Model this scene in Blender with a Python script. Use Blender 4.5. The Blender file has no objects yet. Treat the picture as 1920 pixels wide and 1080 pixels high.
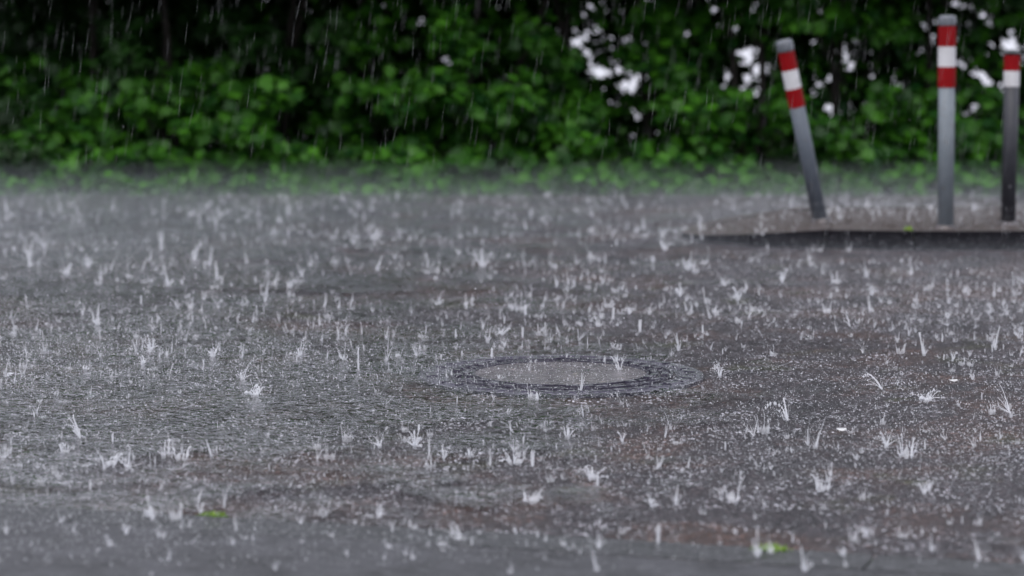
import bpy, math, random
import numpy as np
from mathutils import Vector, Matrix

R = math.radians
random.seed(7)
rng = np.random.default_rng(11)
sc = bpy.context.scene
col = sc.collection

# ------------------------------------------------------------------ camera
FPX = 5400.0            # focal length in pixels of a 1920 wide frame
CAM_H = 1.10
PITCH = math.atan(593.0 / FPX)
cam_d = bpy.data.cameras.new('camera')
cam = bpy.data.objects.new('camera', cam_d)
col.objects.link(cam)
cam.location = (0, 0, CAM_H)
cam.rotation_euler = (R(90) - PITCH, 0, 0)
cam_d.sensor_width = 36.0
cam_d.lens = 36.0 * FPX / 1920.0
cam_d.clip_start = 0.05
cam_d.clip_end = 3000.0
cam_d.dof.use_dof = True
cam_d.dof.focus_distance = 7.5
cam_d.dof.aperture_fstop = 2.9
sc.camera = cam

# ------------------------------------------------------------------ sky and sun
SUN_EL, SUN_AZ = R(58), R(200)
world = bpy.data.worlds.new("World")
sc.world = world
world.use_nodes = True
wn = world.node_tree
wn.nodes.clear()
wo = wn.nodes.new('ShaderNodeOutputWorld')
bg = wn.nodes.new('ShaderNodeBackground')
sky = wn.nodes.new('ShaderNodeTexSky')
sky.sky_type = 'NISHITA'
sky.sun_disc = False
sky.sun_elevation = SUN_EL
sky.sun_rotation = SUN_AZ
sky.air_density = 1.6
sky.dust_density = 6.0
sky.ozone_density = 1.0
hs = wn.nodes.new('ShaderNodeHueSaturation')
hs.inputs['Saturation'].default_value = 0.38
wn.links.new(sky.outputs['Color'], hs.inputs['Color'])
cloud = wn.nodes.new('ShaderNodeMix'); cloud.data_type = 'RGBA'
cloud.inputs[0].default_value = .65                    # an even deck of rain cloud veils the sky
cloud.inputs[7].default_value = (6.9, 7.05, 8.1, 1)
wn.links.new(hs.outputs['Color'], cloud.inputs[6])
wn.links.new(cloud.outputs[2], bg.inputs['Color'])
wn.links.new(bg.outputs['Background'], wo.inputs['Surface'])
bg.inputs['Strength'].default_value = 0.13

sun_d = bpy.data.lights.new('sun', 'SUN')
sun_d.energy = 0.5
sun_d.angle = R(30)
sun_d.color = (1.0, 0.97, 0.93)
sun = bpy.data.objects.new('sun', sun_d)
col.objects.link(sun)
sun.rotation_euler = (R(90) - SUN_EL, 0, math.pi - SUN_AZ)
sun.location = (0, 0, 30)

sc.view_settings.view_transform = 'Standard'
sc.view_settings.look = 'None'
sc.view_settings.exposure = 0.7
sc.view_settings.gamma = 1.0
sc.view_settings.use_curve_mapping = False
sc.render.engine = 'CYCLES'
sc.cycles.use_denoising = True
sc.cycles.max_bounces = 8
sc.cycles.transparent_max_bounces = 24
sc.cycles.volume_bounces = 1
sc.cycles.caustics_reflective = False
sc.cycles.caustics_refractive = False

# ------------------------------------------------------------------ helpers
CP, SP = math.cos(PITCH), math.sin(PITCH)

def ground(px, py, z=0.0):
    """point of the horizontal plane z seen at photo pixel (px, py)"""
    u = (px - 960) / FPX; v = (540 - py) / FPX
    d = Vector((u, CP + v * SP, -SP + v * CP))
    t = (z - CAM_H) / d.z
    return Vector((d.x * t, d.y * t, z))

def at_y(px, py, Y):
    u = (px - 960) / FPX; v = (540 - py) / FPX
    d = Vector((u, CP + v * SP, -SP + v * CP))
    t = Y / d.y
    return Vector((d.x * t, Y, CAM_H + d.z * t))

def mesh_np(name, V, F, mats=(), smooth=False, mi=None):
    """V (n,3) ; F list of faces or an (m,k) array"""
    me = bpy.data.meshes.new(name)
    if isinstance(F, np.ndarray):
        m, k = F.shape
        me.vertices.add(len(V)); me.vertices.foreach_set('co', np.asarray(V, np.float32).ravel())
        me.loops.add(m * k); me.loops.foreach_set('vertex_index', F.astype(np.int32).ravel())
        me.polygons.add(m); me.polygons.foreach_set('loop_start', np.arange(0, m * k, k, dtype=np.int32))
        try: me.polygons.foreach_set('loop_total', np.full(m, k, np.int32))
        except Exception: pass
        me.update(calc_edges=True)
    else:
        me.from_pydata([tuple(v) for v in V], [], F); me.update()
    for mt in mats: me.materials.append(mt)
    if mi is not None: me.polygons.foreach_set('material_index', np.asarray(mi, np.int32))
    me.polygons.foreach_set('use_smooth', np.full(len(me.polygons), smooth, bool))
    return me

def link(name, me, parent=None, loc=(0, 0, 0), **props):
    o = bpy.data.objects.new(name, me)
    col.objects.link(o)
    o.location = loc
    if parent is not None: o.parent = parent
    for k, v in props.items(): o[k] = v
    return o

def empty(name, loc, label, cat, group=None):
    o = bpy.data.objects.new(name, None)
    col.objects.link(o); o.location = loc; o.empty_display_size = .1
    o['label'] = label; o['category'] = cat
    if group: o['group'] = group
    return o

class MB:
    def __init__(s): s.v = []; s.f = []
    def add(s, vs, fs):
        b = len(s.v); s.v += [tuple(v) for v in vs]; s.f += [tuple(i + b for i in f) for f in fs]
    def lathe(s, prof, n=32, M=None):
        """closed surface of revolution round z, prof = [(r,z)...] bottom to top"""
        vs = []; fs = []
        for r, z in prof:
            for i in range(n):
                a = 2 * math.pi * i / n
                vs.append(Vector((r * math.cos(a), r * math.sin(a), z)))
        for j in range(len(prof) - 1):
            for i in range(n):
                k = (i + 1) % n
                fs.append((j * n + i, j * n + k, (j + 1) * n + k, (j + 1) * n + i))
        if prof[0][0] > 1e-4: fs.append(tuple(range(n - 1, -1, -1)))
        if prof[-1][0] > 1e-4: fs.append(tuple((len(prof) - 1) * n + i for i in range(n)))
        if M: vs = [M @ v for v in vs]
        s.add(vs, fs)
    def ring(s, prof, n=96, a0=0, a1=2 * math.pi):
        """closed profile loop swept round z (a tube ring or an arc with end caps)"""
        full = abs(a1 - a0 - 2 * math.pi) < 1e-6
        m = len(prof); cnt = n if full else n + 1; vs = []; fs = []
        for i in range(cnt):
            a = a0 + (a1 - a0) * i / n
            for r, z in prof: vs.append((r * math.cos(a), r * math.sin(a), z))
        for i in range(n):
            k = (i + 1) % cnt
            for j in range(m):
                l = (j + 1) % m
                fs.append((i * m + j, k * m + j, k * m + l, i * m + l))
        if not full:
            fs.append(tuple(range(m))); fs.append(tuple((cnt - 1) * m + j for j in reversed(range(m))))
        s.add(vs, fs)
    def box(s, x0, x1, y0, y1, z0, z1, c=0.0, M=None):
        """box with its top edges cut by c"""
        vs = [Vector(p) for p in ((x0, y0, z0), (x1, y0, z0), (x1, y1, z0), (x0, y1, z0),
              (x0, y0, z1 - c), (x1, y0, z1 - c), (x1, y1, z1 - c), (x0, y1, z1 - c),
              (x0 + c, y0 + c, z1), (x1 - c, y0 + c, z1), (x1 - c, y1 - c, z1), (x0 + c, y1 - c, z1))]
        fs = [(3, 2, 1, 0)]
        for i in range(4):
            k = (i + 1) % 4
            fs.append((i, k, 4 + k, 4 + i)); fs.append((4 + i, 4 + k, 8 + k, 8 + i))
        fs.append((8, 9, 10, 11))
        if M: vs = [M @ v for v in vs]
        s.add(vs, fs)
    def tube(s, pts, rad, n=6):
        vs = []; fs = []
        for i, p in enumerate(pts):
            t = (pts[min(i + 1, len(pts) - 1)] - pts[max(i - 1, 0)]).normalized()
            a = t.orthogonal().normalized(); b = t.cross(a)
            for k in range(n):
                w = 2 * math.pi * k / n
                vs.append(p + (a * math.cos(w) + b * math.sin(w)) * rad[i])
        for i in range(len(pts) - 1):
            for k in range(n):
                l = (k + 1) % n
                fs.append((i * n + k, i * n + l, (i + 1) * n + l, (i + 1) * n + k))
        fs.append(tuple(reversed(range(n)))); fs.append(tuple((len(pts) - 1) * n + k for k in range(n)))
        s.add(vs, fs)
    def me(s, name, mat, smooth=False):
        m = mesh_np(name, s.v, s.f, [mat], smooth)
        return m

# ------------------------------------------------------------------ materials
def mat(name):
    m = bpy.data.materials.new(name); m.use_nodes = True
    nt = m.node_tree; nt.nodes.clear()
    out = nt.nodes.new('ShaderNodeOutputMaterial')
    return m, nt, out

def N(nt, typ, **kw):
    n = nt.nodes.new(typ)
    for k, v in kw.items():
        if k.startswith('i_'): n.inputs[k[2:].replace('_', ' ')].default_value = v
        else: setattr(n, k, v)
    return n

def L(nt, a, b): nt.links.new(a, b)

def coords(nt):
    return N(nt, 'ShaderNodeTexCoord').outputs['Object']

def noise(nt, co, scale, detail=4, rough=.55, dist=0):
    n = N(nt, 'ShaderNodeTexNoise'); n.inputs['Scale'].default_value = scale
    n.inputs['Detail'].default_value = detail; n.inputs['Roughness'].default_value = rough
    n.inputs['Distortion'].default_value = dist
    L(nt, co, n.inputs['Vector']); return n.outputs['Fac']

def ramp(nt, fac, stops):
    r = N(nt, 'ShaderNodeValToRGB')
    e = r.color_ramp.elements
    while len(e) < len(stops): e.new(0.5)
    for i, (p, c) in enumerate(stops):
        e[i].position = p; e[i].color = (*c, 1) if len(c) == 3 else c
    L(nt, fac, r.inputs['Fac']); return r.outputs['Color']

def mix(nt, fac, a, b, blend='MIX'):
    m = N(nt, 'ShaderNodeMix', data_type='RGBA', blend_type=blend)
    for s, v in (('Factor', fac), ('A', a), ('B', b)):
        idx = {'Factor': 0, 'A': 6, 'B': 7}[s]
        if isinstance(v, (int, float)): m.inputs[idx].default_value = v
        elif isinstance(v, tuple): m.inputs[idx].default_value = (*v, 1)
        else: L(nt, v, m.inputs[idx])
    return m.outputs[2]

def bump(nt, h, dist, strength=1.0, prev=None):
    b = N(nt, 'ShaderNodeBump'); b.inputs['Distance'].default_value = dist
    b.inputs['Strength'].default_value = strength
    L(nt, h, b.inputs['Height'])
    if prev is not None: L(nt, prev, b.inputs['Normal'])
    return b.outputs['Normal']

def principled(nt, out, base, rough, normal=None, **kw):
    p = N(nt, 'ShaderNodeBsdfPrincipled')
    for key, v in (('Base Color', base), ('Roughness', rough)):
        if isinstance(v, tuple): p.inputs[key].default_value = (*v, 1)
        elif isinstance(v, (int, float)): p.inputs[key].default_value = v
        else: L(nt, v, p.inputs[key])
    if normal is not None: L(nt, normal, p.inputs['Normal'])
    for k, v in kw.items(): p.inputs[k.replace('_', ' ')].default_value = v
    if out is not None: L(nt, p.outputs[0], out.inputs['Surface'])
    return p

def drops_bump(nt, co, scale, dist, prev=None):
    """small pock marks and crests of a rain-beaten film of water"""
    v = N(nt, 'ShaderNodeTexVoronoi', feature='SMOOTH_F1'); v.inputs['Scale'].default_value = scale
    v.inputs['Smoothness'].default_value = .4
    L(nt, co, v.inputs['Vector'])
    return bump(nt, v.outputs['Distance'], dist, 1.0, prev)

def make_asphalt(name, wet=True):
    m, nt, out = mat(name); co = coords(nt)
    base = ramp(nt, noise(nt, co, 2.2, 6, .65), [(.3, (.008, .0065, .009)), (.52, (.034, .028, .032)), (.75, (.014, .012, .016))])
    rust = ramp(nt, noise(nt, co, 2.1, 5, .65, .6), [(.48, (0, 0, 0)), (.68, (1, 1, 1))])
    base = mix(nt, rust, base, (.052, .028, .022))
    ol = ramp(nt, noise(nt, co, 3.3, 3, .6, .3), [(.60, (0, 0, 0)), (.70, (1, 1, 1))])
    base = mix(nt, ol, base, (.032, .032, .018))
    v = N(nt, 'ShaderNodeTexVoronoi'); v.inputs['Scale'].default_value = 110; L(nt, co, v.inputs['Vector'])
    stones = ramp(nt, v.outputs['Color'], [(0.0, (.55, .55, .55)), (.7, (1, 1, 1)), (1, (4.0, 3.8, 3.6))])
    base = mix(nt, 1.0, base, stones, 'MULTIPLY')
    n = bump(nt, v.outputs['Distance'], .003, .8)
    principled(nt, out, base, .5, n, Specular_IOR_Level=.16)
    return m

def make_water():
    m, nt, out = mat('rain water film'); co = coords(nt)
    # deep, rippled water against places where only a thin film lies on the asphalt
    sep = N(nt, 'ShaderNodeSeparateXYZ'); L(nt, co, sep.inputs[0])
    n1 = noise(nt, co, 2.6, 6, .66, .5)
    gx_ = N(nt, 'ShaderNodeMapRange'); L(nt, sep.outputs[0], gx_.inputs[0])
    for k, v in ((1, -1.4), (2, 1.1), (3, .14), (4, -.16)): gx_.inputs[k].default_value = v
    ad = N(nt, 'ShaderNodeMath', operation='ADD'); L(nt, n1, ad.inputs[0]); L(nt, gx_.outputs[0], ad.inputs[1])
    # pale sheen painted in as a round patch beside the manhole
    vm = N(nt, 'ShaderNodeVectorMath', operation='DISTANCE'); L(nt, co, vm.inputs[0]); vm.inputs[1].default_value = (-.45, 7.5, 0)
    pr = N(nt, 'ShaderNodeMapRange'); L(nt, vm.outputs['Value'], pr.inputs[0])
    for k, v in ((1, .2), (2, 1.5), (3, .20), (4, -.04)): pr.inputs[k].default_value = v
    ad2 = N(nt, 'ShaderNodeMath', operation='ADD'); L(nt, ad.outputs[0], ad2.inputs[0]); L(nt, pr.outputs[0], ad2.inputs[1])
    fy = N(nt, 'ShaderNodeMapRange'); L(nt, sep.outputs[1], fy.inputs[0])  # more sky sheen painted into the far water
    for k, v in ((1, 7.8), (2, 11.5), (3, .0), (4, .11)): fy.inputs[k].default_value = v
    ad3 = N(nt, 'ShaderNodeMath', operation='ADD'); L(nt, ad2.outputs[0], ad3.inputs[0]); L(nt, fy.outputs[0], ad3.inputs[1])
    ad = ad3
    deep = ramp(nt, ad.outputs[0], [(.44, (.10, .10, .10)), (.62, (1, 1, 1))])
    n = bump(nt, noise(nt, co, 30, 3, .6), .008, 1.0)
    n = drops_bump(nt, co, 60, .003, n)
    fr = N(nt, 'ShaderNodeFresnel'); fr.inputs['IOR'].default_value = 1.36; L(nt, n, fr.inputs['Normal'])
    mu = N(nt, 'ShaderNodeMath', operation='MULTIPLY'); L(nt, fr.outputs[0], mu.inputs[0]); L(nt, deep, mu.inputs[1])
    gl = N(nt, 'ShaderNodeBsdfGlossy'); gl.inputs['Roughness'].default_value = .10; L(nt, n, gl.inputs['Normal'])
    gl.inputs['Color'].default_value = (1, 1, 1, 1)
    tr = N(nt, 'ShaderNodeBsdfTransparent'); tr.inputs['Color'].default_value = (.93, .93, .93, 1)
    # silt and tiny bubbles stirred up in the deeper water, also greying the painted sheen
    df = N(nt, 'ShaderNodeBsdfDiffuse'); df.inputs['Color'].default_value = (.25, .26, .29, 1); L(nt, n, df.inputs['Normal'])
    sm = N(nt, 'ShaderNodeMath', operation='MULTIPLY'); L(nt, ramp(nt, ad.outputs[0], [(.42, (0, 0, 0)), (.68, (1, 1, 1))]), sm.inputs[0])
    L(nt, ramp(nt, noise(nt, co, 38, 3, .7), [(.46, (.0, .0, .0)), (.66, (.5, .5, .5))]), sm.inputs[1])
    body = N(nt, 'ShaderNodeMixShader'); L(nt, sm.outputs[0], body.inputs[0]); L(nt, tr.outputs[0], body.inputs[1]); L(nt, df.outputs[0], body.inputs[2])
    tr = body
    # white bubbles and foam flecks, painted partly in place of sparkling glints
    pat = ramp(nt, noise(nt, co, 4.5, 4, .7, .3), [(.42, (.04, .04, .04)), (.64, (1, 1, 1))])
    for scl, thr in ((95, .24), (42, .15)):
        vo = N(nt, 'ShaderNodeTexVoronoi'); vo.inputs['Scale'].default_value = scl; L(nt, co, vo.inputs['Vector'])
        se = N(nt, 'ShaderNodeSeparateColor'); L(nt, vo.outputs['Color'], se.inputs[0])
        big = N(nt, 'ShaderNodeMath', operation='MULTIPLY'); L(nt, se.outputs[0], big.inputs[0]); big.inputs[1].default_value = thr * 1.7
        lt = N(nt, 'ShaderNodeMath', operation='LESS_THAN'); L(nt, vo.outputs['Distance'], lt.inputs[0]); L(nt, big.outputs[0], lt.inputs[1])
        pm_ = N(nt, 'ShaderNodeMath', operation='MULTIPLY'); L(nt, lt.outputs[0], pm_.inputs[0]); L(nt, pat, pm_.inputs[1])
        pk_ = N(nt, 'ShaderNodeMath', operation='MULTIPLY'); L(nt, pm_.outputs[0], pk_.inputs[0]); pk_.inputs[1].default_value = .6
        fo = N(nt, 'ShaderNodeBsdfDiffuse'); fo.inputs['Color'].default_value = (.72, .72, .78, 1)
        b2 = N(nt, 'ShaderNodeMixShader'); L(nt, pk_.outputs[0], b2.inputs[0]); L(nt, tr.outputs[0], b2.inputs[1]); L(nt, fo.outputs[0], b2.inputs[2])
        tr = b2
    mx = N(nt, 'ShaderNodeMixShader')
    L(nt, mu.outputs[0], mx.inputs[0]); L(nt, tr.outputs[0], mx.inputs[1]); L(nt, gl.outputs[0], mx.inputs[2])
    L(nt, mx.outputs[0], out.inputs['Surface'])
    return m

def make_splash(name, alpha, white=.8):
    m, nt, out = mat(name)
    tr = N(nt, 'ShaderNodeBsdfTransparent')
    p = principled(nt, None, (white, white, white * 1.03), .12, None, IOR=1.333)
    p.inputs['Specular IOR Level'].default_value = .9
    tl = N(nt, 'ShaderNodeBsdfTranslucent'); tl.inputs['Color'].default_value = (.9, .92, .95, 1)
    a = N(nt, 'ShaderNodeMixShader'); a.inputs[0].default_value = .45
    L(nt, p.outputs[0], a.inputs[1]); L(nt, tl.outputs[0], a.inputs[2])
    b = N(nt, 'ShaderNodeMixShader'); b.inputs[0].default_value = alpha
    L(nt, tr.outputs[0], b.inputs[1]); L(nt, a.outputs[0], b.inputs[2])
    L(nt, b.outputs[0], out.inputs['Surface'])
    return m

def make_wet(name, c0, c1, scale, rough=.25, bumpd=.004, metallic=0.0, coat=1.0, spots=None, dsc=80, spec=.5):
    m, nt, out = mat(name); co = coords(nt)
    c = ramp(nt, noise(nt, co, scale, 6, .65, .3), [(.3, c0), (.7, c1)])
    if spots:
        s = ramp(nt, noise(nt, co, scale * 4, 3, .6), [(.6, (0, 0, 0)), (.72, (1, 1, 1))])
        c = mix(nt, s, c, spots)
    n = bump(nt, noise(nt, co, scale * 12, 4, .6), bumpd, 1.0)
    n2 = drops_bump(nt, co, dsc, .004 * 80 / dsc)
    p = principled(nt, out, c, rough + .2, n, Metallic=metallic, Specular_IOR_Level=spec, Coat_Weight=coat, Coat_Roughness=.08, Coat_IOR=1.33)
    L(nt, n2, p.inputs['Coat Normal'])
    return m

def make_leaf(name, dark, light):
    m, nt, out = mat(name)
    gi = N(nt, 'ShaderNodeNewGeometry')
    c = ramp(nt, gi.outputs['Random Per Island'], [(0, dark), (.6, tuple((a + b) / 2 for a, b in zip(dark, light))), (1, light)])
    p = principled(nt, None, c, .5, None, Specular_IOR_Level=.3)
    tl = N(nt, 'ShaderNodeBsdfTranslucent'); L(nt, c, tl.inputs['Color'])
    a = N(nt, 'ShaderNodeMixShader'); a.inputs[0].default_value = .35
    L(nt, p.outputs[0], a.inputs[1]); L(nt, tl.outputs[0], a.inputs[2])
    L(nt, a.outputs[0], out.inputs['Surface'])
    return m

M_ASPH = make_asphalt('wet asphalt')
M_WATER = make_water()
M_SPLASH = make_splash('splashed water', .62)
M_FINE = make_splash('fine spray', .42)
M_SMALL = make_splash('small splashed water', .44)
M_STREAK = make_splash('falling rain', .09)
M_IRON = make_wet('wet cast iron', (.018, .016, .030), (.06, .052, .085), 40, .2, .003, .55, 1.0)
M_IRON_D = make_wet('wet dark iron', (.012, .011, .016), (.03, .028, .04), 40, .25, .003, .3, .6)
M_CONC = make_wet('wet concrete infill', (.028, .023, .026), (.105, .088, .095), 9, .3, .006, 0, .7, (.20, .17, .15))
M_KERB = make_wet('dark wet kerb stone', (.006, .006, .009), (.024, .022, .028), 30, .6, .012, 0, .0, spec=.08)
M_KERB2 = make_wet('grey wet granite', (.006, .006, .008), (.030, .031, .036), 9, .5, .012, 0, .3, (.07, .07, .08), 30)
M_PAVE = make_wet('wet footpath asphalt', (.004, .004, .006), (.060, .060, .070), 6, .5, .02, 0, .15, (.08, .08, .09), 30)
M_GRAVEL = make_wet('wet reddish gravel', (.07, .052, .048), (.15, .115, .105), 60, .45, .012, 0, .4)
M_SOIL = make_wet('dark wet soil', (.008, .007, .006), (.02, .018, .014), 12, .7, .02, 0, .0)
M_GALV = make_wet('galvanised steel', (.13, .155, .18), (.21, .24, .265), 9, .35, .0008, .0, .15, (.15, .15, .15))
M_GREY = make_wet('grey painted steel', (.075, .092, .115), (.12, .14, .17), 9, .3, .0008, .0, .2, (.10, .10, .11))
M_DARK = make_wet('dark grey painted steel', (.014, .015, .021), (.028, .029, .038), 14, .35, .0008, .0, .2)
M_CAP = make_wet('grey plastic cap', (.06, .07, .085), (.11, .12, .14), 30, .3, .0008, .0, .8)
M_CAPD = make_wet('black plastic cap', (.012, .014, .015), (.03, .032, .034), 30, .3, .0008, .0, .8)
M_RED = make_wet('red reflective band', (.17, .0005, .002), (.23, .001, .004), 9, .4, .0004, .0, .0, (.20, .002, .004), 80, .15)
M_WHITE = make_wet('white reflective band', (.46, .46, .48), (.60, .60, .62), 9, .4, .0004, .0, .0, (.38, .38, .38), 80, .2)
M_PAPER = make_wet('white scrap', (.5, .5, .5), (.6, .6, .6), 20, .4, .0004, .0, .5)
M_MOSS = make_leaf('bright green moss', (.09, .20, .012), (.24, .38, .025))
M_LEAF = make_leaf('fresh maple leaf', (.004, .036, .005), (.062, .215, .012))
M_LEAF_SHADE = make_leaf('shade darkened leaf', (.005, .022, .003), (.014, .055, .006))  # leaf colour darkened to stand for shade deep in the hedge
M_BARK = make_wet('wet bark', (.007, .005, .004), (.022, .016, .012), 20, .6, .01, 0, .0)

# ------------------------------------------------------------------ ground and asphalt
EDGE_Y = 14.25          # far edge of the asphalt
# kerb line across the near corner
KA = ground(0, 948); KB = ground(1920, 1062)
kdir = (KB - KA).normalized(); knor = Vector((kdir.y, -kdir.x, 0)) if kdir.x > 0 else Vector((-kdir.y, kdir.x, 0))
if knor.y > 0: knor = -knor            # points towards the camera

g = mesh_np('ground', [(-600, -60, -.06), (600, -60, -.06), (600, 900, -.06), (-600, 900, -.06)], [(0, 1, 2, 3)], [M_SOIL])
link('ground', g, kind='structure')

def slope_y(x): return KA.y + (x - KA.x) * kdir.y / kdir.x
XL, XR = -14.0, 14.0
a = mesh_np('asphalt', [(XL, slope_y(XL), -.004), (XR, slope_y(XR) , -.004), (XR, EDGE_Y, -.004), (XL, EDGE_Y, -.004),
                        (XL, slope_y(XL), -.1), (XR, slope_y(XR), -.1), (XR, EDGE_Y, -.1), (XL, EDGE_Y, -.1)],
            [(0, 1, 2, 3), (3, 2, 6, 7), (0, 4, 5, 1)], [M_ASPH])
link('asphalt', a, kind='structure')

# rain water: a real height field, rings from drops plus wind ripples
def wave_field(nx, ny, step):
    kx = np.fft.fftfreq(nx, step)[None, :]; ky = np.fft.fftfreq(ny, step)[:, None]
    k = np.hypot(kx, ky)
    out = np.zeros((ny, nx))
    for lam, amp in ((.09, .0003), (.045, .0005)):
        k0 = 1 / lam
        f = np.exp(-((k - k0) / (k0 * .35)) ** 2)
        w = np.fft.ifft2(np.fft.fft2(rng.normal(size=(ny, nx))) * f).real
        out += w / w.std() * amp
    return out

STEP = .0165
gx = np.arange(-3.9, 3.9, STEP); gy = np.arange(4.7, EDGE_Y, STEP)
H = wave_field(len(gx), len(gy), STEP)
for _ in range(5200):
    cx, cy = rng.uniform(gx[0], gx[-1]), rng.uniform(gy[0], gy[-1])
    rr = rng.uniform(.01, .075); amp = .0030 * (1 - rr / .11)
    i0, i1 = np.searchsorted(gx, (cx - .11, cx + .11)); j0, j1 = np.searchsorted(gy, (cy - .11, cy + .11))
    X, Y = np.meshgrid(gx[i0:i1], gy[j0:j1])
    d = np.hypot(X - cx, Y - cy)
    H[j0:j1, i0:i1] += amp * np.exp(-((d - rr) / .017) ** 2) * np.cos((d - rr) * 2 * math.pi / .04)
GX, GY = np.meshgrid(gx, gy)
Z = np.clip(.0058 + H, -.002, .02)
nx, ny = len(gx), len(gy)
V = np.stack([GX.ravel(), GY.ravel(), Z.ravel()], 1)
ii, jj = np.meshgrid(np.arange(nx - 1), np.arange(ny - 1))
b0 = (jj * nx + ii).ravel()
F = np.stack([b0, b0 + 1, b0 + nx + 1, b0 + nx], 1)
ctr = V[b0] + [STEP / 2, STEP / 2, 0]
MC = ground(1051, 705)
ctr_r = np.hypot(ctr[:, 0] - MC.x, ctr[:, 1] - MC.y)
used = np.unique(F); remap = np.full(len(V), -1); remap[used] = np.arange(len(used))
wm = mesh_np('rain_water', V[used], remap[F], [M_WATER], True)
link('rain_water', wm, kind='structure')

# ------------------------------------------------------------------ near kerb row and paving
def rot_to(dirv):
    return Matrix(((dirv.x, -dirv.y, 0), (dirv.y, dirv.x, 0), (0, 0, 1))).to_4x4()
ang = math.atan2(kdir.y, kdir.x)
kerb = link('kerb', mesh_np('kerb_bed', [(-.6, -.17, -.05), (3.5, -.17, -.05), (3.5, -.005, -.05), (-.6, -.005, -.05),
                                          (-.6, -.17, -.03), (3.5, -.17, -.03), (3.5, -.005, -.03), (-.6, -.005, -.03)],
            [(0, 1, 5, 4), (4, 5, 6, 7), (2, 3, 7, 6), (1, 2, 6, 5), (3, 0, 4, 7)], [M_SOIL]), kind='structure')
kerb.location = KA; kerb.rotation_euler = (0, 0, ang)
for i in range(5):
    mb = MB(); x0 = -.57 + i * .80
    mb.box(x0, x0 + .796, -.165, -.016, -.02, .0072 + .003 * rng.random(), .004)
    link('kerb_stone', mb.me('kerb_stone', M_KERB2), kerb)
pave = link('pavement', mesh_np('pavement_bed', [(-3, -3.4, -.03), (6, -3.4, -.03), (6, -.168, -.03), (-3, -.168, -.03)], [(0, 1, 2, 3)], [M_SOIL]), kind='structure')
pave.location = KA; pave.rotation_euler = (0, 0, ang)

pm = mesh_np('footpath_surface', [(-3, -3.4, .012), (6, -3.4, .012), (6, -.172, .0092), (-3, -.172, .0092), (-3, -3.4, -.028), (6, -3.4, -.028), (6, -.168, -.028), (-3, -.168, -.028)],
             [(0, 1, 2, 3), (3, 2, 6, 7)], [M_PAVE])
link('footpath_surface', pm, pave)

# ------------------------------------------------------------------ bollard island
IZ = .074
isl_y0, isl_y1 = ground(1700, 433, IZ).y, 12.62
tipx = ground(1290, 432, IZ).x
def island_outline(inset=0.0, n=10):
    pts = []
    r = (isl_y1 - isl_y0) / 2
    # long shallow taper to the tip then the straight sides
    for t in range(n + 1):
        a = math.pi / 2 + math.pi * t / n
        pts.append((tipx + r * 1.5 + math.cos(a) * (r * 1.5 - inset), (isl_y0 + isl_y1) / 2 + math.sin(a) * (r - inset)))
    return pts
island = empty('traffic_island', (0, 0, 0), 'low raised kerbed island of reddish gravel carrying the three bollards', 'traffic island')
outl = island_outline(.096)
XE = 4.4
def kz(x): return max(.012, min(IZ, .014 + (IZ - .014) * (x - tipx) / .5))
m_ = len(outl) // 2
fr_ = outl[m_:] + [(XE, isl_y0 + .096)]; bk_ = list(reversed(outl[:m_ + 1])) + [(XE, isl_y1 - .096)]
vs = [(x, y, kz(x) - .004) for x, y in fr_] + [(x, y, kz(x) - .004) for x, y in bk_[1:]]
nf = len(fr_)
fs = [(0, 1, nf)] + [(i, i + 1, nf + i, nf + i - 1) for i in range(1, nf - 1)]
link('gravel_surface', mesh_np('gravel_surface', vs, fs, [M_GRAVEL]), island)
# kerb stones round the island, one by one, dropping towards the rounded tip
oo = island_outline(0.0, 8); oi = island_outline(.098, 8)
def kerb_piece(a0, a1, c1, c0):
    vs = []
    g_ = .012
    def lerp(p, q, t): return (p[0] + (q[0] - p[0]) * t, p[1] + (q[1] - p[1]) * t)
    p = [lerp(a0, a1, g_), lerp(a0, a1, 1 - g_), lerp(c0, c1, 1 - g_), lerp(c0, c1, g_)]
    for z in (0, 1):
        for q in p: vs.append((q[0], q[1], -.05 if z == 0 else kz(q[0])))
    fs = [(3, 2, 1, 0), (4, 5, 6, 7)] + [(i, (i + 1) % 4, 4 + (i + 1) % 4, 4 + i) for i in range(4)]
    me = mesh_np('kerb_stone', vs, fs, [M_KERB, M_GRAVEL])
    o = link('kerb_stone', me, island)
    o.data.polygons[1].material_index = 1
for k in range(8): kerb_piece(oo[k], oo[k + 1], oi[k + 1], oi[k])
xs = oo[-1][0]
while xs < XE - .1:
    xe = min(xs + .6, XE)
    kerb_piece((xs, isl_y0), (xe, isl_y0), (xe, isl_y0 + .098), (xs, isl_y0 + .098))
    kerb_piece((xe, isl_y1), (xs, isl_y1), (xs, isl_y1 - .098), (xe, isl_y1 - .098))
    xs = xe
mb = MB()
for _ in range(1500):
    x = rng.uniform(tipx + .25, 3.3); y = rng.uniform(isl_y0 + .11, isl_y1 - .11)
    if x < tipx + .8 and abs(y - (isl_y0 + isl_y1) / 2) > (x - tipx) * .5: continue
    s = rng.uniform(.003, .009)
    c = Vector((x, y, kz(x) - .004 + s * .4))
    vs = [c + Vector((s, 0, 0)), c + Vector((0, s * .8, 0)), c + Vector((-s, .2 * s, 0)), c + Vector((0, -s, .1 * s)), c + Vector((.1 * s, 0, s * .8)), c - Vector((0, 0, s))]
    mb.add(vs, [(0, 1, 4), (1, 2, 4), (2, 3, 4), (3, 0, 4), (1, 0, 5), (2, 1, 5), (3, 2, 5), (0, 3, 5)])
link('gravel', mb.me('gravel', M_GRAVEL), island, kind='stuff')

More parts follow.
